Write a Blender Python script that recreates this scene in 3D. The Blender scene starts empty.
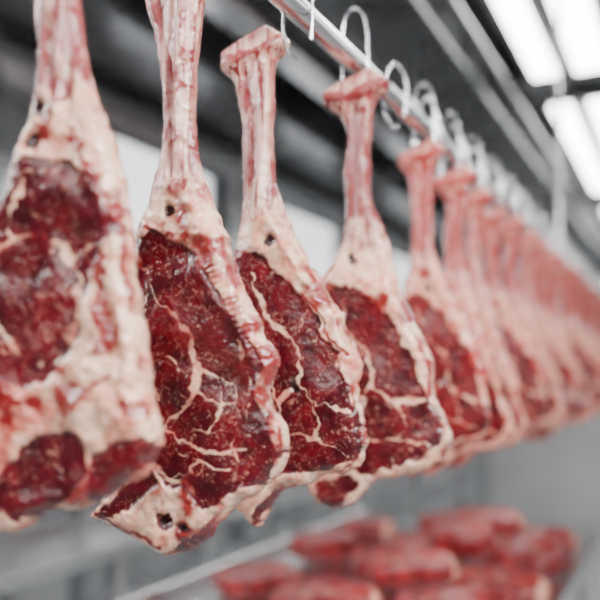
import bpy, math, random
import numpy as np
from mathutils import Vector, Euler
random.seed(3)
TH=math.atan(395/833.0); SN,CS=math.sin(TH),math.cos(TH)
F=833.333; CAMZ=1.5; RX=-0.362; RZ=CAMZ+0.374
scene=bpy.context.scene

# ---------------------------------------------------------------- noise
_rs=np.random.RandomState(7); LAT=_rs.rand(256,256)
def vn(x,y,sc,seed=0,sy=None):
    xi=np.asarray(x)/sc+seed*17.31+500; yi=np.asarray(y)/(sy or sc)+seed*9.77+500
    x0=np.floor(xi).astype(int); y0=np.floor(yi).astype(int)
    fx=xi-x0; fy=yi-y0; fx=fx*fx*(3-2*fx); fy=fy*fy*(3-2*fy)
    a=LAT[x0%256,y0%256]; b=LAT[(x0+1)%256,y0%256]; c=LAT[x0%256,(y0+1)%256]; d=LAT[(x0+1)%256,(y0+1)%256]
    return (a*(1-fx)+b*fx)*(1-fy)+(c*(1-fx)+d*fx)*fy-0.5
def fbm(x,y,sc,seed=0,o=3,sy=None):
    return sum(vn(x,y,sc/2**k,seed+k*3,(sy/2**k if sy else None))/2**k for k in range(o))
def catmull(P,closed,n=4):
    P=[np.array(p,float) for p in P]; N=len(P); out=[]
    rng=range(N) if closed else range(N-1)
    for i in rng:
        if closed: p0,p1,p2,p3=P[i-1],P[i],P[(i+1)%N],P[(i+2)%N]
        else: p0,p1,p2,p3=P[max(i-1,0)],P[i],P[i+1],P[min(i+2,N-1)]
        for k in range(n):
            t=k/n
            out.append(0.5*((2*p1)+(-p0+p2)*t+(2*p0-5*p1+4*p2-p3)*t*t+(-p0+3*p1-3*p2+p3)*t**3))
    if not closed: out.append(P[-1])
    return np.array(out)
def dist_poly(X,Y,P,closed):
    n=len(P); d=np.full(X.shape,1e9); ins=np.zeros(X.shape,bool)
    for i in range(n if closed else n-1):
        a=P[i]; b=P[(i+1)%n]; e=b-a; L=max(e@e,1e-9)
        t=np.clip(((X-a[0])*e[0]+(Y-a[1])*e[1])/L,0,1)
        d=np.minimum(d,np.hypot(X-a[0]-t*e[0],Y-a[1]-t*e[1]))
        if closed and abs(e[1])>1e-9:
            c=((a[1]>Y)!=(b[1]>Y))&(X<e[0]*(Y-a[1])/e[1]+a[0]); ins^=c
    return np.where(ins,d,-d) if closed else d

# ---------------------------------------------------------------- height-field cut of meat
def steak_mesh(name,sp,s,h,phi=0.0,seed=0,grow=1.0):
    """sp outline & features in design units; s = metres per unit"""
    out=catmull(sp['outline'],True,4)
    x0,y0=out.min(0)-4; x1,y1=out.max(0)+4
    gx=np.arange(x0,x1,h); gy=np.arange(y0,y1,h)
    X,Y=np.meshgrid(gx,gy)
    yb=sp['bone_y']; k=1/(1+np.exp(-(Y-yb)/14.0))   # 0 bone, 1 meat
    wg=sp.get('wig',1)*(.45+.55*k)
    wx=(fbm(X,Y,18,seed+1)*5+fbm(X,Y,5,seed+31,2)*1.2)*wg; wy=(fbm(X,Y,18,seed+2)*5+fbm(X,Y,5,seed+32,2)*1.2)*wg
    D=dist_poly(X+wx,Y+wy,out,True)
    gyD,gxD=np.gradient(D,h); gl=np.hypot(gxD,gyD)+1e-6; gxD/=gl; gyD/=gl
    I=D>0.15*h
    C=I[:-1,:-1]&I[1:,:-1]&I[:-1,1:]&I[1:,1:]
    pad=np.zeros((C.shape[0]+2,C.shape[1]+2),bool); pad[1:-1,1:-1]=C
    cnt=pad[:-1,:-1].astype(int)+pad[1:,:-1]+pad[:-1,1:]+pad[1:,1:]
    used=cnt>0; bnd=used&(cnt<4)
    PX=np.where(bnd,X-gxD*np.minimum(D,2.2*h),X); PY=np.where(bnd,Y-gyD*np.minimum(D,2.2*h),Y)
    Dz=np.where(bnd,0,D)
    Tb=sp.get('Tb',0.013); Tm=sp.get('Tm',0.019)
    T=Tb*(1-k)+Tm*k
    R=((sp.get('rb',20))*(1-k)+sp.get('rm',16)*k)
    if 'knob_y' in sp:
        kk=1/(1+np.exp((Y-sp['knob_y'])/5.0)); R=R*(1-kk)+6.5*kk; T=T*(1-kk)+(Tb*1.12)*kk
    else: kk=0*X
    q=np.clip(Dz/R,0,1); z=T*np.sqrt(1-(1-q)**2)
    ax=X+fbm(X,Y,16,seed+5)*8+fbm(X,Y,5,seed+35,2)*2.4; ay=Y+fbm(X,Y,16,seed+6)*8+fbm(X,Y,5,seed+36,2)*2.4
    fat=np.ones(X.shape)
    for P in sp['meat']:
        d=dist_poly(ax,ay,catmull(P,True,3),True)+grow
        fat=np.minimum(fat,np.clip(.5-d/6,0,1))
    seam=np.zeros(X.shape)
    for P,w in sp['seams']:
        d=dist_poly(ax,ay,catmull(P,False,3),False)
        w2=np.maximum(.45,w*.75*(1+2.6*fbm(X,Y,18,seed+9)))
        seam=np.maximum(seam,np.clip(1-d/(2*w2+.01),0,1)*(.90+.6*vn(X,Y,14,seed+15)))
    # natural branching fine seams: ridged noise in the lean
    rn=1-np.abs(fbm(ax,ay,46,seed+61,2))*34; rn2=1-np.abs(fbm(ax,ay,26,seed+67,2))*36; rn3=1-np.abs(fbm(ax,ay,17,seed+68,2))*26
    seam=np.maximum(seam,np.clip(rn,0,1)*.64*np.clip(vn(X,Y,38,seed+71)*4+.8,0,1)); seam=np.maximum(seam,np.clip(rn2,0,1)*.60*np.clip(vn(X,Y,30,seed+73)*4+.7,0,1))
    seam=np.maximum(seam,np.clip(rn3,0,1)*.56*np.clip(vn(X,Y,26,seed+74)*4+.5,0,1))
    fatm=np.maximum(fat,seam)
    bone=np.clip(1-k*1.0+fbm(X,Y,20,seed+4)*.5,0,1)
    blood_shade=np.clip(.17+fbm(X,Y,34,seed+21,3)*1.1,0,.75)*(.7+.3*k)
    rim=np.clip(1-np.abs(Dz-5)/5,0,1)*np.clip(vn(X,Y,30,seed+77)*4+.6,0,1)*k
    blood_shade=np.maximum(blood_shade,rim*.66)
    for P,w,a in sp.get('blood_shade',[]):
        d=dist_poly(ax,ay,catmull(P,False,3),False) if len(P)>1 else np.hypot(ax-P[0][0],ay-P[0][1])
        blood_shade=np.maximum(blood_shade,a*np.clip(1.25-d/(1.6*w),0,1))
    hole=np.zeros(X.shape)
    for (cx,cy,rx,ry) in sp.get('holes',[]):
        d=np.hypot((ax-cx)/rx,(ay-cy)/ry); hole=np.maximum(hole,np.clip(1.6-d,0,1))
    zr=0.0024*(fat-.4)*k - 0.0005*seam*k*(1-fat) + 0.0076*fbm(X,Y,52,seed+11,2)*(.3+.7*k)+ 0.0004*fbm(X,Y,7,seed+12,2)
    flute=fbm(X+(Y*.06),Y,13,seed+41,2,320)
    zr=zr+(1-k)*(1-kk)*0.014*flute
    zr=zr+fat*k*0.0036*fbm(X,Y,16,seed+43,3)
    for P,w,a in sp.get('ridge',[]):
        d=dist_poly(X+wx,Y+wy,catmull(P,False,3),False)
        zr=zr+a*np.exp(-(d/w)**2)
    for P,w,a,fr in sp.get('comb',[]):
        d=dist_poly(X,Y,catmull(P,False,3),False)
        cv=np.sin((Y+X*.5)*fr+fbm(X,Y,20,seed+81)*3); zr=zr+a*np.exp(-(d/w)**2)*cv
        blood_shade=np.maximum(blood_shade,np.exp(-(d/w)**2)*np.clip(.25-.40*cv,0,.5))
    blood_shade=np.maximum(blood_shade,(1-k)*(1-kk)*np.clip(.09-flute*2.1,0,.70))  # red streaks along the flutes; also paints cavity shade into the grooves
    zr=zr-0.004*np.clip(hole,0,1)
    z=np.where(bnd,0,z+q*zr)
    cph=math.cos(phi); ox,oy=sp['origin']
    VX=(PX-ox)*s/cph; VZ=(oy-PY)*s
    idx=-np.ones(X.shape,int); n=used.sum(); idx[used]=np.arange(n)
    idb=idx.copy(); inn=used&~bnd; m=inn.sum(); idb[inn]=n+np.arange(m)
    V=np.concatenate([np.stack([VX[used],-z[used],VZ[used]],1),np.stack([VX[inn],z[inn]*.95,VZ[inn]],1)])
    c=np.argwhere(C); i,j=c[:,0],c[:,1]
    Ff=np.stack([idx[i,j],idx[i+1,j],idx[i+1,j+1],idx[i,j+1]],1)
    Fb=np.stack([idb[i,j],idb[i,j+1],idb[i+1,j+1],idb[i+1,j]],1)
    FF=np.concatenate([Ff,Fb])
    me=bpy.data.meshes.new(name)
    me.vertices.add(len(V)); me.vertices.foreach_set('co',V.astype(np.float32).ravel())
    me.loops.add(FF.size); me.loops.foreach_set('vertex_index',FF.astype(np.int32).ravel())
    me.polygons.add(len(FF)); me.polygons.foreach_set('loop_start',(np.arange(len(FF))*4).astype(np.int32))
    me.polygons.foreach_set('loop_total',np.full(len(FF),4,np.int32))
    me.polygons.foreach_set('use_smooth',np.ones(len(FF),bool))
    me.update(calc_edges=True); me.validate()
    for nm,A in (('fat',fatm),('bone',bone),('blood_shade',blood_shade),('hole',hole)):
        at=me.attributes.new(nm,'FLOAT','POINT')
        at.data.foreach_set('value',np.concatenate([A[used],A[inn]]).astype(np.float32))
    return me

# ---------------------------------------------------------------- materials
def newmat(name):
    m=bpy.data.materials.new(name); m.use_nodes=True; nt=m.node_tree
    return m,nt,nt.nodes['Principled BSDF']
def N(nt,t,**kw):
    n=nt.nodes.new(t)
    for k,v in kw.items():
        if k in n.inputs.keys(): n.inputs[k].default_value=v
        else: setattr(n,k,v)
    return n
def mixc(nt,f,a,b):
    n=nt.nodes.new('ShaderNodeMix'); n.data_type='RGBA'
    for s,v in ((n.inputs[0],f),(n.inputs[6],a),(n.inputs[7],b)):
        if isinstance(v,(tuple,float,int)):
            s.default_value=v if not isinstance(v,tuple) else (*v,1)
        else: nt.links.new(v,s)
    return n.outputs[2]
def math_(nt,op,a,b=None,c=None,clamp=False):
    n=nt.nodes.new('ShaderNodeMath'); n.operation=op; n.use_clamp=clamp
    for s,v in zip(n.inputs,(a,b,c)):
        if v is None: continue
        if isinstance(v,(float,int)): s.default_value=v
        else: nt.links.new(v,s)
    return n.outputs[0]
def maprange(nt,v,a,b,c=0.0,d=1.0):
    n=nt.nodes.new('ShaderNodeMapRange'); nt.links.new(v,n.inputs[0])
    for i,x in zip((1,2,3,4),(a,b,c,d)): n.inputs[i].default_value=x
    return n.outputs[0]
def meat_material(name,pink=0.0,bright=1.0,pinkc=(.66,.075,.05)):
    m,nt,b=newmat(name); L=nt.links
    tc=N(nt,'ShaderNodeTexCoord').outputs['Object']
    def attr(n): return N(nt,'ShaderNodeAttribute',attribute_name=n).outputs['Fac']
    def noise(sc,det=5,rough=.6,vec=None,dist=0.0):
        n=N(nt,'ShaderNodeTexNoise'); n.inputs['Scale'].default_value=sc; n.inputs['Detail'].default_value=det
        n.inputs['Roughness'].default_value=rough; n.inputs['Distortion'].default_value=dist
        L.new(vec or tc,n.inputs['Vector']); return n
    fat,bone,blood_shade,hole=attr('fat'),attr('bone'),attr('blood_shade'),attr('hole')
    n1=noise(55,4,.5).outputs[0]; n2=noise(260,4).outputs[0]; n3=noise(22,3).outputs[0]
    wn=noise(60,4); vadd=N(nt,'ShaderNodeVectorMath',operation='MULTIPLY_ADD')
    L.new(wn.outputs['Color'],vadd.inputs[0]); vadd.inputs[1].default_value=(.03,.03,.03); L.new(tc,vadd.inputs[2])
    vo=N(nt,'ShaderNodeTexVoronoi',feature='DISTANCE_TO_EDGE'); vo.inputs['Scale'].default_value=80; L.new(vadd.outputs[0],vo.inputs['Vector'])
    vein=maprange(nt,vo.outputs['Distance'],0.0,.05,1,0)
    vein=math_(nt,'MULTIPLY',vein,maprange(nt,n3,.46,.58,0,1))
    vein=math_(nt,'MULTIPLY',vein,maprange(nt,n2,.44,.60,.0,.55))
    fl=noise(380,2,.5,dist=1.0).outputs[0]
    fleck=math_(nt,'MULTIPLY',maprange(nt,fl,.61,.69,0,.55),maprange(nt,n1,.43,.56,0.0,1))
    f=math_(nt,'MULTIPLY_ADD',math_(nt,'SUBTRACT',n1,.5),.35,fat)
    f=math_(nt,'MULTIPLY_ADD',math_(nt,'SUBTRACT',n2,.5),.30,f)
    fm=maprange(nt,f,.40,.64)
    fm=math_(nt,'MAXIMUM',fm,math_(nt,'MAXIMUM',vein,fleck))
    B=bright
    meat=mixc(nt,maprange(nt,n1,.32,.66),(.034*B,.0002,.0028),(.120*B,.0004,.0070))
    meat=mixc(nt,maprange(nt,n3,.5,.7,0,.7),meat,(.20*B,.0010,.010))
    fatc=mixc(nt,maprange(nt,n1,.42,.64),(.92,.58,.41),(.80,.30,.20))
    fatc=mixc(nt,maprange(nt,n3,.52,.66,0,.75),fatc,(.58,.06,.05))
    fatc=mixc(nt,maprange(nt,n2,.59,.67,0,.55),fatc,(.40,.010,.014))
    mp=N(nt,'ShaderNodeMapping'); mp.inputs['Scale'].default_value=(1,1,.03); L.new(tc,mp.inputs['Vector'])
    st=noise(190,3,.55,mp.outputs[0],.1).outputs[0]
    st2=noise(70,3,.55,mp.outputs[0],.1).outputs[0]
    bc=mixc(nt,maprange(nt,st,.42,.60),(.76,.47,.37),(.58,.23,.19))
    bc=mixc(nt,maprange(nt,st2,.48,.60,0,.8),bc,(.42,.075,.065))
    bc=mixc(nt,maprange(nt,st,.56,.62,0,.9),bc,(.18,.002,.006))
    bc=mixc(nt,maprange(nt,n3,.55,.65,0,.7),bc,(.32,.010,.013))
    fatc=mixc(nt,maprange(nt,bone,.35,.65),fatc,bc)
    fatc=mixc(nt,maprange(nt,math_(nt,'MULTIPLY_ADD',math_(nt,'SUBTRACT',n1,.5),1.1,blood_shade),.32,.62,0,.93),fatc,(.22,.002,.006))
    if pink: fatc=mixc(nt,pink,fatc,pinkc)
    col=mixc(nt,fm,meat,fatc)
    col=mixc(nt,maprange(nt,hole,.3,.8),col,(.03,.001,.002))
    L.new(col,b.inputs['Base Color'])
    L.new(maprange(nt,fm,0,1,.30,.24),b.inputs['Roughness'])
    b.inputs['Specular IOR Level'].default_value=.25
    b.inputs['Coat Weight'].default_value=1.0; b.inputs['Coat Roughness'].default_value=.035; b.inputs['Coat IOR'].default_value=1.45
    h=math_(nt,'MULTIPLY_ADD',n2,.16,math_(nt,'MULTIPLY',n1,1.0))
    h=math_(nt,'MULTIPLY_ADD',math_(nt,'MULTIPLY',st,bone),.9,h); h=math_(nt,'MULTIPLY_ADD',fm,.10,h)
    bp=N(nt,'ShaderNodeBump'); bp.inputs['Strength'].default_value=.7; bp.inputs['Distance'].default_value=.0028
    L.new(h,bp.inputs['Height']); L.new(bp.outputs[0],b.inputs['Normal'])
    h2=math_(nt,'MULTIPLY_ADD',noise(230,2).outputs[0],.50,h)
    bp2=N(nt,'ShaderNodeBump'); bp2.inputs['Strength'].default_value=.75; bp2.inputs['Distance'].default_value=.0034
    L.new(h2,bp2.inputs['Height']); L.new(bp2.outputs[0],b.inputs['Coat Normal'])
    return m
def simple(name,col,rough=.4,metal=0.0,var=.08,scale=6,stretch=(1,1,1)):
    m,nt,b=newmat(name); L=nt.links
    tc=N(nt,'ShaderNodeTexCoord').outputs['Object']
    mp=N(nt,'ShaderNodeMapping'); mp.inputs['Scale'].default_value=stretch; L.new(tc,mp.inputs['Vector'])
    n=N(nt,'ShaderNodeTexNoise'); n.inputs['Scale'].default_value=scale; n.inputs['Detail'].default_value=6; L.new(mp.outputs[0],n.inputs['Vector'])
    lo=tuple(max(0,c*(1-var*2)) for c in col); hi=tuple(min(1,c*(1+var*2)) for c in col)
    L.new(mixc(nt,maprange(nt,n.outputs[0],.3,.7),lo,hi),b.inputs['Base Color'])
    L.new(maprange(nt,n.outputs[0],.3,.7,rough*.8,rough*1.2),b.inputs['Roughness'])
    b.inputs['Metallic'].default_value=metal
    return m
def emis(name,col,st):
    m,nt,b=newmat(name); b.inputs['Base Color'].default_value=(*col,1)
    b.inputs['Emission Color'].default_value=(*col,1); b.inputs['Emission Strength'].default_value=st; return m
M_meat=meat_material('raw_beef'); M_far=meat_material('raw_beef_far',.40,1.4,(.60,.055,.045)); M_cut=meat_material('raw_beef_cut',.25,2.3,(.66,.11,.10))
M_steel=simple('brushed_steel',(.70,.71,.72),.22,1.0,.06,40,(1,.05,1))
M_hook=simple('hook_steel',(.50,.51,.53),.18,1.0,.03)
M_dark=simple('dark_duct',(.11,.115,.12),.28,.8,.15,5)
M_mid=simple('grey_metal',(.47,.48,.49),.22,.95,.1,5)
M_wall=simple('wall_steel',(.55,.56,.57),.2,1.0,.14,2,(1,1,.3))
M_end=simple('end_wall_panel',(.60,.61,.62),.45,0,.06,1.5)
M_ceil=simple('ceiling_panel',(.39,.40,.41),.28,.8,.14,1.5)
M_floor=simple('floor_concrete',(.48,.485,.49),.25,0,.1,3)
M_lamp=emis('lamp_tube',(.99,.99,.98),15)
M_win=emis('window_glow',(.95,.97,1.0),1.6)

# ---------------------------------------------------------------- helper geometry
def box(name,x0,x1,y0,y1,z0,z1,mat,bev=0.0,parent=None):
    me=bpy.data.meshes.new(name)
    cx,cy,cz=(x0+x1)/2,(y0+y1)/2,(z0+z1)/2
    v=[(x-cx,y-cy,z-cz) for x in (x0,x1) for y in (y0,y1) for z in (z0,z1)]
    f=[(0,1,3,2),(4,6,7,5),(0,4,5,1),(2,3,7,6),(0,2,6,4),(1,5,7,3)]
    me.from_pydata(v,[],f); me.materials.append(mat)
    o=bpy.data.objects.new(name,me); o.location=(cx,cy,cz); scene.collection.objects.link(o)
    if bev:
        b=o.modifiers.new('bev','BEVEL'); b.width=bev; b.segments=3
    if parent: o.parent=parent
    return o
def tube(name,pts,r,mat,parent=None,smooth=True,loc=(0,0,0)):
    cu=bpy.data.curves.new(name,'CURVE'); cu.dimensions='3D'; cu.bevel_depth=r; cu.bevel_resolution=4; cu.use_fill_caps=True
    P=catmull(pts,False,5) if smooth else pts
    sp=cu.splines.new('POLY'); sp.points.add(len(P)-1)
    for q,p in zip(sp.points,P): q.co=(*p,1)
    sp.use_smooth=True
    cu.materials.append(mat)
    o=bpy.data.objects.new(name,cu); o.location=loc; scene.collection.objects.link(o)
    if parent: o.parent=parent
    return o
def empty(name,loc=(0,0,0)):
    o=bpy.data.objects.new(name,None); o.location=loc; o.empty_display_size=.05; scene.collection.objects.link(o); return o

# ---------------------------------------------------------------- steak designs
S1=dict(origin=(57,-130),bone_y=105,rb=24,rm=20,Tb=.014,Tm=.019,
 outline=[(30,-128),(84,-128),(82,-70),(82,0),(88,50),(98,95),(115,140),(128,190),(136,240),(138,275),(150,330),(153,380),(166,432),(155,465),(128,486),(90,508),(50,514),(20,532),(-10,525),(-35,490),(-46,420),(-42,330),(-26,260),(0,200),(18,155),(33,110),(38,50),(34,0),(34,-70)],
 meat=[[(2,195),(30,168),(70,168),(106,190),(124,225),(112,255),(100,290),(92,335),(68,370),(40,387),(0,368),(-34,320),(-24,245)],
       [(40,445),(68,430),(92,440),(96,465),(70,500),(30,515),(0,500),(18,465)],
       [(108,452),(140,440),(162,434),(158,458),(118,490),(96,498)],
       [(-42,400),(-5,392),(4,410),(-4,440),(-30,450)]],
 seams=[([(5,250),(30,240),(60,245),(84,265),(92,300),(84,345)],4.5),([(5,250),(0,290),(10,330),(35,362)],3),([(20,240),(22,210),(36,185)],2),([(84,265),(105,250)],2)],
 blood_shade=[([(40,-60),(44,20),(46,80)],12,.85),([(70,-60),(72,20),(78,70)],7,.8),([(60,92),(75,98)],6,.9),([(75,100),(60,130),(50,160)],5,.7),([(85,140),(108,185),(126,235)],5,.8),([(114,262),(112,300),(122,345)],6,.8),([(60,390),(90,395),(120,380)],3,.6),([(132,400),(150,410)],4,.6),([(20,400),(50,405)],6,.7),([(30,110),(20,170)],6,.8)],
 holes=[(52,118,8,10),(46,150,9,7)],
 ridge=[([(45,-100),(50,0),(56,60)],5,-.003),([(70,-100),(68,0),(70,80)],6,.002),([(50,100),(90,150),(115,220)],9,.003),([(98,300),(110,360),(90,410)],10,.004),([(130,280),(138,340),(140,400)],7,.003)])
S2=dict(origin=(170,-50),bone_y=200,rb=20,rm=17,Tb=.014,Tm=.019,
 outline=[(130,-50),(170,-54),(212,-48),(207,-10),(201,40),(197,100),(199,150),(211,195),(227,235),(237,265),(255,310),(275,350),(281,368),(272,390),(276,405),(287,425),(289,460),(268,485),(240,505),(215,530),(190,551),(165,554),(140,541),(108,525),(88,519),(98,503),(122,478),(136,440),(132,400),(128,350),(131,300),(136,255),(140,225),(152,195),(162,150),(163,100),(157,50),(146,5),(136,-25)],
 meat=[[(137,252),(158,236),(184,243),(204,266),(227,300),(248,333),(265,362),(263,390),(277,425),(285,452),(266,477),(236,488),(214,504),(188,484),(160,466),(146,435),(134,385),(131,320),(133,280)],
       [(116,503),(133,480),(147,466),(165,480),(150,497),(130,513),(105,516)],
       [(182,546),(200,533),(216,519),(212,534),(194,549)],[(162,508),(180,512),(182,522),(168,522)]],
 seams=[([(146,258),(158,288),(177,312),(196,338),(206,366),(222,378),(240,382)],1.8),
        ([(206,366),(204,392),(184,414),(166,432)],2.6),([(166,432),(192,436),(220,450),(252,446)],1.5),
        ([(243,342),(256,376),(258,412),(244,440),(248,462)],1.5),([(158,290),(148,325),(152,365),(166,398)],1.3),
        ([(222,378),(230,404),(216,430)],1.2),([(150,455),(185,478),(215,498)],3.8),
        ([(204,392),(228,404),(256,400)],1.2),([(186,450),(210,462),(238,468)],1.1)],
 blood_shade=[([(152,20),(160,60),(166,110)],3,.7),([(190,-20),(188,60),(186,120)],2.5,.65),([(176,120),(176,170)],2.5,.6),([(150,225),(165,236),(185,236)],2.5,.7),([(266,385),(280,430),(284,460)],4,.6),([(100,515),(140,533),(170,545)],3,.7),([(150,200),(146,225)],3,.7)],
 holes=[(175,216,5,7),(172,514,6,4),(194,522,6,4)],
 comb=[([(218,272),(238,305),(256,342)],5,.0007,.95)],
 ridge=[([(160,0),(172,60),(178,120),(176,180)],4,-.004),([(186,-30),(186,60),(186,150),(200,210)],5,.003),([(166,60),(170,120),(165,190)],4,.0015),([(180,190),(212,230),(232,270)],9,.004),([(203,266),(226,303),(247,336),(262,366)],4,.003)])
S3=dict(origin=(255,34),bone_y=222,knob_y=66,rb=18,rm=14,Tb=.014,Tm=.018,
 outline=[(221,68),(221,60),(221,52),(236,44),(252,36),(266,29),(274,31),(289,43),(288,52),(277,66),(275,100),(274,140),(276,180),(284,205),(297,235),(308,262),(328,292),(347,330),(361,368),(360,392),(366,430),(365,452),(350,470),(326,472),(310,481),(290,487),(275,502),(258,526),(243,515),(228,495),(222,460),(222,400),(226,340),(230,295),(233,262),(236,240),(243,212),(243,150),(239,105),(233,80)],
 meat=[[(236,274),(256,258),(276,269),(298,295),(321,327),(341,361),(351,395),(361,428),(359,450),(335,463),(310,467),(285,468),(262,470),(238,472),(230,400),(232,330)],
       [(262,505),(280,490),(275,505),(258,522)]],
 seams=[([(256,276),(268,305),(285,330),(302,345),(304,376),(316,400),(346,408)],1.8),([(304,376),(284,404),(288,436),(270,460)],2.2),([(288,436),(318,438),(350,452)],1.6),([(262,330),(268,370),(284,404)],1.6),([(316,400),(322,424),(318,438)],1.2)],
 blood_shade=[([(224,62),(250,58),(284,48)],3.5,.9),([(250,80),(252,130),(256,180)],3,.75),([(262,60),(264,110)],3,.7),([(240,235),(255,250)],3,.6),([(300,290),(325,325),(345,358)],1.5,.7),([(362,390),(364,440)],3,.7)],
 holes=[(273,246,5,6),(298,385,4,5)],
 ridge=[([(248,80),(256,140),(256,200)],4,-.004),([(268,70),(268,140),(270,200)],4,.003),([(235,66),(255,60),(280,52)],5,.003),([(270,215),(298,262),(318,300)],7,.004)])
S4=dict(origin=(355,78),bone_y=248,knob_y=106,rb=17,rm=13,Tb=.015,Tm=.019,
 outline=[(323,100),(324,92),(340,83),(356,75),(371,71),(388,83),(387,94),(374,110),(371,160),(373,200),(381,225),(391,255),(400,290),(417,330),(433,368),(432,392),(447,422),(447,446),(430,465),(400,475),(376,480),(362,494),(338,508),(312,500),(302,470),(304,400),(310,340),(316,302),(317,285),(328,266),(340,243),(346,215),(344,180),(346,140),(343,120),(331,109)],
 meat=[[(318,298),(345,288),(368,298),(389,317),(407,349),(421,385),(436,420),(438,440),(420,455),(395,462),(360,469),(325,462),(306,440),(306,380),(312,330)],
       [(318,480),(345,478),(360,484),(340,502),(318,496)]],
 seams=[([(345,300),(350,330),(368,350),(375,385),(396,400),(424,400)],1.9),([(375,385),(358,410),(362,440),(345,466)],2.2),([(350,330),(330,350),(328,390),(345,410)],1.8),([(362,440),(395,436),(428,446)],2),([(396,400),(404,425),(395,436)],1.2)],
 blood_shade=[([(326,102),(350,98),(384,90)],4,.95),([(353,120),(354,170),(358,215)],3,.8),([(366,110),(366,180)],2.5,.75),([(318,288),(345,286)],4,.7),([(440,420),(444,450)],4,.6)],
 holes=[(352,262,4,5)],
 ridge=[([(352,110),(356,160),(354,220)],4,-.004),([(366,105),(364,170),(372,225)],4,.003),([(330,104),(355,99),(382,92)],5,.003),([(378,240),(400,300),(425,355)],7,.004)])

ST=[]
def place(me,px,py,zc,phi,mat,scl=1.0):
    xc=(px-300)/F*zc; z=CAMZ+(381-py)/F*zc
    o=bpy.data.objects.new('tomahawk_steak',me)
    o.location=(xc*CS-zc*SN, xc*SN+zc*CS, z); o.rotation_euler=(0,0,TH+phi); o.scale=(scl,)*3
    if not me.materials: me.materials.append(mat)
    scene.collection.objects.link(o); ST.append(o); return o
hero=[(S1,.585,-9,1.6,1),(S2,.69,-13,1.0,2),(S3,.859,-13,1.0,3),(S4,.98,-12,1.3,4)]
for sp,z,ph,h,sd in hero:
    me=steak_mesh('steak_mesh_%d'%sd,sp,z/F,h,math.radians(ph),sd*10)
    place(me,sp['origin'][0],sp['origin'][1],z,math.radians(ph),M_meat)
far=[]
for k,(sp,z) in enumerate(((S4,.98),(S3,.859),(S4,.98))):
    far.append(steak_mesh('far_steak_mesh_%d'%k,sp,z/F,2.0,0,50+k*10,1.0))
ys=[1.19,1.335,1.49,1.65]
while ys[-1]<5.4: ys.append(ys[-1]+.165+random.uniform(-.025,.025))
for k,y in enumerate(ys):
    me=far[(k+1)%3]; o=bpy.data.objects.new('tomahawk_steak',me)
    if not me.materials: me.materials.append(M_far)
    sc=random.uniform(.94,1.0)
    o.location=(RX+random.uniform(-.008,.008),y,CAMZ+.352-random.uniform(0,.012))
    o.rotation_euler=(0,random.uniform(-.04,.04),TH+math.radians(-17+random.uniform(-8,8))); o.scale=(sc,sc,sc)
    scene.collection.objects.link(o); ST.append(o)

# ---------------------------------------------------------------- rail + hooks
rail=empty('hanging_rail',(RX,2.5,RZ))
tube('rail_tube',[(0,-3.2,0),(0,3.5,0)],.0122,M_steel,rail,False)
for y in (-1.8,.05,1.9,3.3):
    tube('rail_hanger',[(0.0,y,.0),(0.0,y,.93)],.006,M_steel,rail,False)
for o in ST:
    x,y,z=o.location
    dz=z-RZ
    pts=[(.014,0,min(-.03,dz+.005)),(.015,0,-.01),(.015,0,.03),(.010,0,.056),(0,0,.064),(-.010,0,.056),(-.015,0,.03),(-.014,0,-.01),(-.014,0,dz-.004),(-.009,0,dz-.025),(0,0,dz-.034)]
    h=tube('meat_hook',pts,.0015,M_hook,None,True,(RX,y,RZ)); h.rotation_euler=(0,0,random.uniform(.1,.5))
for k in range(24):
    y=1.06+k*.15
    pts=[(.012,0,-.02),(.015,0,.0),(.014,0,.03),(0,0,.050),(-.014,0,.03),(-.015,0,-.01),(-.004,0,-.035),(.006,0,-.03)]
    h=tube('meat_hook',pts,.0014,M_hook,None,True,(RX,y,RZ)); h.rotation_euler=(0,0,random.uniform(.1,.6))

# ---------------------------------------------------------------- room
Y0,Y1=-2.0,9.0; CEIL=CAMZ+1.35
box('floor',-2.1,2.6,Y0,Y1,-.1,0,M_floor)
box('ceiling',-2.1,2.6,Y0,Y1,CEIL,CEIL+.1,M_ceil)
box('wall_left',-2.2,-2.0,Y0,Y1,0,CEIL,M_wall)
box('wall_right',2.5,2.6,Y0,Y1,0,CEIL,M_end)
box('wall_end',-2.2,2.6,Y1,Y1+.1,0,CEIL,M_end)
for i,(ya,yb) in enumerate(((1.0,1.5),(2.5,3.2),(3.9,4.6),(5.6,6.8))):
    w=empty('window_%d'%(i+1),(-1.985,(ya+yb)/2,CAMZ+.74)); hy=(yb-ya)/2
    box('pane',-.005,.005,-hy,hy,-.17,.17,M_win,0,w)
    for (a,b_,c,d) in ((-hy-.03,hy+.03,.17,.2),(-hy-.03,hy+.03,-.2,-.17),(-hy-.03,-hy,-.17,.17),(hy,hy+.03,-.17,.17)):
        box('frame',-.01,.03,a,b_,c,d,M_steel,0,w)
for i,y in enumerate((.9,1.9,2.35,3.5,4.9)):
    box('trim_%d'%(i+3),-2.0,-1.96,y,y+.06,.15,CAMZ+1.08,M_mid)
box('trim_1',-2.0,-1.96,Y0,Y1,CAMZ+.30,CAMZ+.36,M_steel)
box('trim_2',-2.0,-1.97,Y0,Y1,CAMZ-.30,CAMZ-.26,M_dark)
box('trim_8',-2.0,-1.92,Y0,Y1,CAMZ+1.0,CAMZ+1.05,M_steel)
box('baseboard_left',-2.0,-1.97,Y0,Y1,0,.15,M_mid)
box('air_duct',-1.98,-1.55,Y0+.1,Y1-.1,CAMZ+1.1,CEIL-.02,M_dark,.02)
box('air_duct',-1.0,-.72,Y0+.1,Y1-.1,CAMZ+1.08,CEIL-.02,M_dark,.02)
box('cable_tray',-1.35,-1.22,Y0+.1,Y1-.1,CAMZ+1.12,CAMZ+1.2,M_steel,.01)
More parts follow.
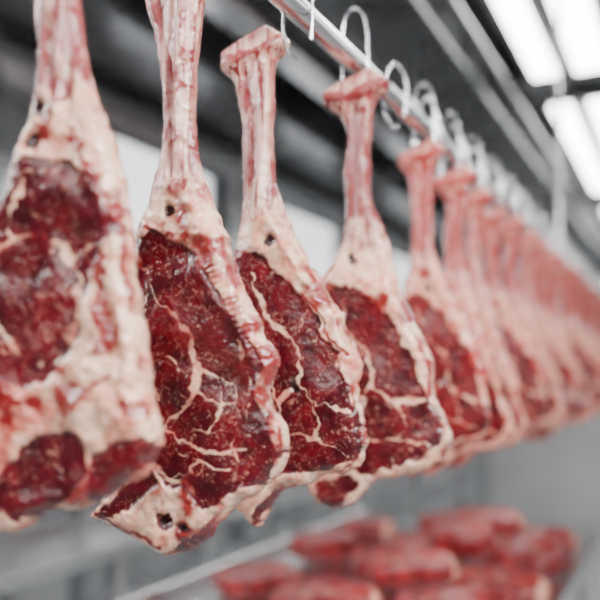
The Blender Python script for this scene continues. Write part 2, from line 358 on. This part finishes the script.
tube('ceiling_pipe',[(-1.12,Y0+.1,0),(-1.12,Y1-.1,0)],.035,M_mid,None,False,(0,0,CAMZ+1.2))
tube('ceiling_pipe',[(-.66,Y0+.1,0),(-.66,Y1-.1,0)],.012,M_mid,None,False,(0,0,CAMZ+1.15))
for k in range(7):
    y=1.2+k*1.15
    box('ceiling_beam',-1.99,2.49,y,y+.12,CEIL-.12,CEIL-.005,M_mid if k%2 else M_dark,.01)
lampY=[(-1.6,-.2),(.2,1.55),(1.9,3.4),(3.8,5.6),(6.2,8.2)]  # first two segments, out of view, added as key light on the steaks
for i,(a,b_) in enumerate(lampY):
    zc=CAMZ+1.2
    L=empty('added_light_fixture',(-.44,(a+b_)/2,zc)); hh=(b_-a)/2
    box('housing',-.17,.17,-hh-.03,hh+.03,.012,.06,M_mid,.008,L)
    box('diffuser_1',-.140,-.050,-hh,hh,0,.012,M_lamp,.003,L)
    box('diffuser_2',.02,.140,-hh,hh,0,.012,M_lamp,.003,L)
    for yy in (-hh*.7,hh*.7): tube('bracket',[(0,yy,.05),(0,yy,.145)],.006,M_steel,L,False)
for (a,b_) in ((-1.6,-.2),(.6,2.0),(3,4.4),(5.5,7)):  # right-hand row, out of view, added as key light for the steaks
    L=empty('added_light_fixture',(1.2,(a+b_)/2,CAMZ+1.2)); hh=(b_-a)/2
    box('housing',-.17,.17,-hh-.03,hh+.03,.012,.06,M_steel,.008,L)
    box('diffuser_1',-.148,.148,-hh,hh,0,.012,M_lamp,.003,L)
    for yy in (-hh*.7,hh*.7): tube('bracket',[(0,yy,.05),(0,yy,.145)],.006,M_steel,L,False)

# ---------------------------------------------------------------- table with cuts
TZ=CAMZ-.50
t=empty('butcher_table',(0,0,0))
box('table_top',-1.12,-.26,1.05,2.9,TZ-.03,TZ,M_steel,.006,t)
for (a,b_,c,d) in ((-1.12,-1.10,1.05,2.9),(-.28,-.26,1.05,2.9)): box('lip',a,b_,c,d,TZ,TZ+.03,M_steel,.004,t)
for x in (-1.08,-.32):
    for y in (1.12,2.82): tube('leg',[(x,y,0),(x,y,TZ-.03)],.02,M_steel,t,False)
box('lower_shelf',-1.1,-.28,1.1,2.85,.25,.27,M_steel,.004,t)
C1=dict(origin=(0,0),bone_y=-900,rm=22,Tm=.028,wig=1.5,
 outline=[(-110,-20),(-90,-62),(-30,-80),(40,-70),(95,-48),(118,0),(100,45),(50,62),(0,58),(-45,75),(-95,50)],
 meat=[[(-130,-18),(-94,-74),(-28,-96),(38,-86),(80,-32),(98,2),(98,56),(48,84),(0,84),(-40,96),(-110,62)]],
 seams=[([(-80,0),(-30,-10),(10,10),(40,-30)],5),([(10,10),(60,20),(90,0)],4),([(-30,-10),(-35,40)],4)])
C2=dict(origin=(0,0),bone_y=-900,rm=20,Tm=.034,wig=1.5,
 outline=[(-90,-10),(-80,-50),(-20,-66),(50,-60),(92,-20),(95,25),(60,60),(-10,66),(-70,50)],
 meat=[[(-110,-6),(-84,-66),(-14,-50),(46,-40),(110,-32),(110,40),(68,84),(0,90),(-84,70)]],
 seams=[([(-40,0),(0,-10),(40,10),(70,0)],5)])
cuts=[steak_mesh('cut_a',C1,.00105,3.0,0,91),steak_mesh('cut_b',C2,.00115,3.0,0,93)]
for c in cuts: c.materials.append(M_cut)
def rest(o,me,zb,rx,rz,s):
    R=Euler((-math.pi/2+rx,0,rz)).to_matrix(); co=np.empty(len(me.vertices)*3,np.float32); me.vertices.foreach_get('co',co)
    co=co.reshape(-1,3)*np.array([s,1,s]); zz=co@np.array(R)[2]
    o.rotation_euler=(-math.pi/2+rx,0,rz); o.scale=(s,1,s); o.location.z=zb-zz.min()
# each slab lies on the tray, tipped slightly toward the aisle, with steel showing between them
for (x,y,k,rx,r,s) in ((-.42,2.52,0,.12,.2,.9),(-.70,2.58,1,.10,.7,.9),(-.95,2.50,0,.12,-.3,.8),
                  (-.41,2.20,1,.18,.1,1.0),(-.68,2.26,0,.15,.5,.95),(-.40,1.88,0,.16,-.2,.95),(-.66,1.93,1,.20,.3,1.05),(-.93,2.12,1,.10,1.1,.9),
                  (-.43,1.58,1,.16,.5,1.0),(-.70,1.60,0,.16,.1,1.0),(-.93,1.72,0,.10,.9,.85),(-.48,1.28,0,.1,.2,.9),(-.80,1.30,1,.1,.4,.9)):
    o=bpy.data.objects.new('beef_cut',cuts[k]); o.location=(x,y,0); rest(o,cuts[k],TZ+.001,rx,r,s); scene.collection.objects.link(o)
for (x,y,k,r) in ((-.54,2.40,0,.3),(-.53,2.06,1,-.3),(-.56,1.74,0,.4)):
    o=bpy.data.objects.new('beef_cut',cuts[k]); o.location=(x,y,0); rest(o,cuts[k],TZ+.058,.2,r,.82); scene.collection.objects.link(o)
r=empty('steel_rack',(0,0,0))
for y in (.98,2.25,3.5,4.5,5.5):
    for x in (-1.75,-1.4): box('post',x-.022,x+.022,y-.022,y+.022,0,CAMZ-.42,M_steel,.003,r)
for zz in (.35,CAMZ-.72,CAMZ-.45):
    box('shelf',-1.78,-1.37,.95,5.55,zz-.016,zz+.016,M_steel,.004,r)

# ---------------------------------------------------------------- lights
def area(loc,rot,sx,sy,p,col=(1,1,1)):  # unseen area lights added to brighten the steaks and the table cuts
    l=bpy.data.lights.new('area','AREA'); l.shape='RECTANGLE'; l.size=sx; l.size_y=sy; l.energy=p; l.color=col
    o=bpy.data.objects.new('area_light',l); o.location=loc; scene.collection.objects.link(o)
    d=Vector(rot)-Vector(loc); o.rotation_euler=d.to_track_quat('-Z','Y').to_euler()
area((.85,.35,2.3),(-.35,.8,1.6),.6,.10,44,(1,.98,.96))
area((-.2,-.9,2.3),(-.35,.8,1.6),.6,.10,14,(1,.98,.96))
area((-1.4,.1,2.3),(-.35,.8,1.6),.10,.6,20,(.97,.98,1))
area((-.5,2.0,2.6),(-.6,2.0,1.0),.2,1.0,9,(1,1,1))
w=bpy.data.worlds.new('world'); scene.world=w; w.use_nodes=True
w.node_tree.nodes['Background'].inputs[0].default_value=(.92,.95,1,1); w.node_tree.nodes['Background'].inputs[1].default_value=.2
# ---------------------------------------------------------------- camera
cam=bpy.data.cameras.new('cam'); cam.lens=50; cam.sensor_width=36; cam.shift_y=.135; cam.clip_start=.02
cam.dof.use_dof=True; cam.dof.focus_distance=.74; cam.dof.aperture_fstop=2.6
co=bpy.data.objects.new('camera',cam); co.location=(0,0,CAMZ); co.rotation_euler=(math.pi/2,0,TH)
scene.collection.objects.link(co); scene.camera=co
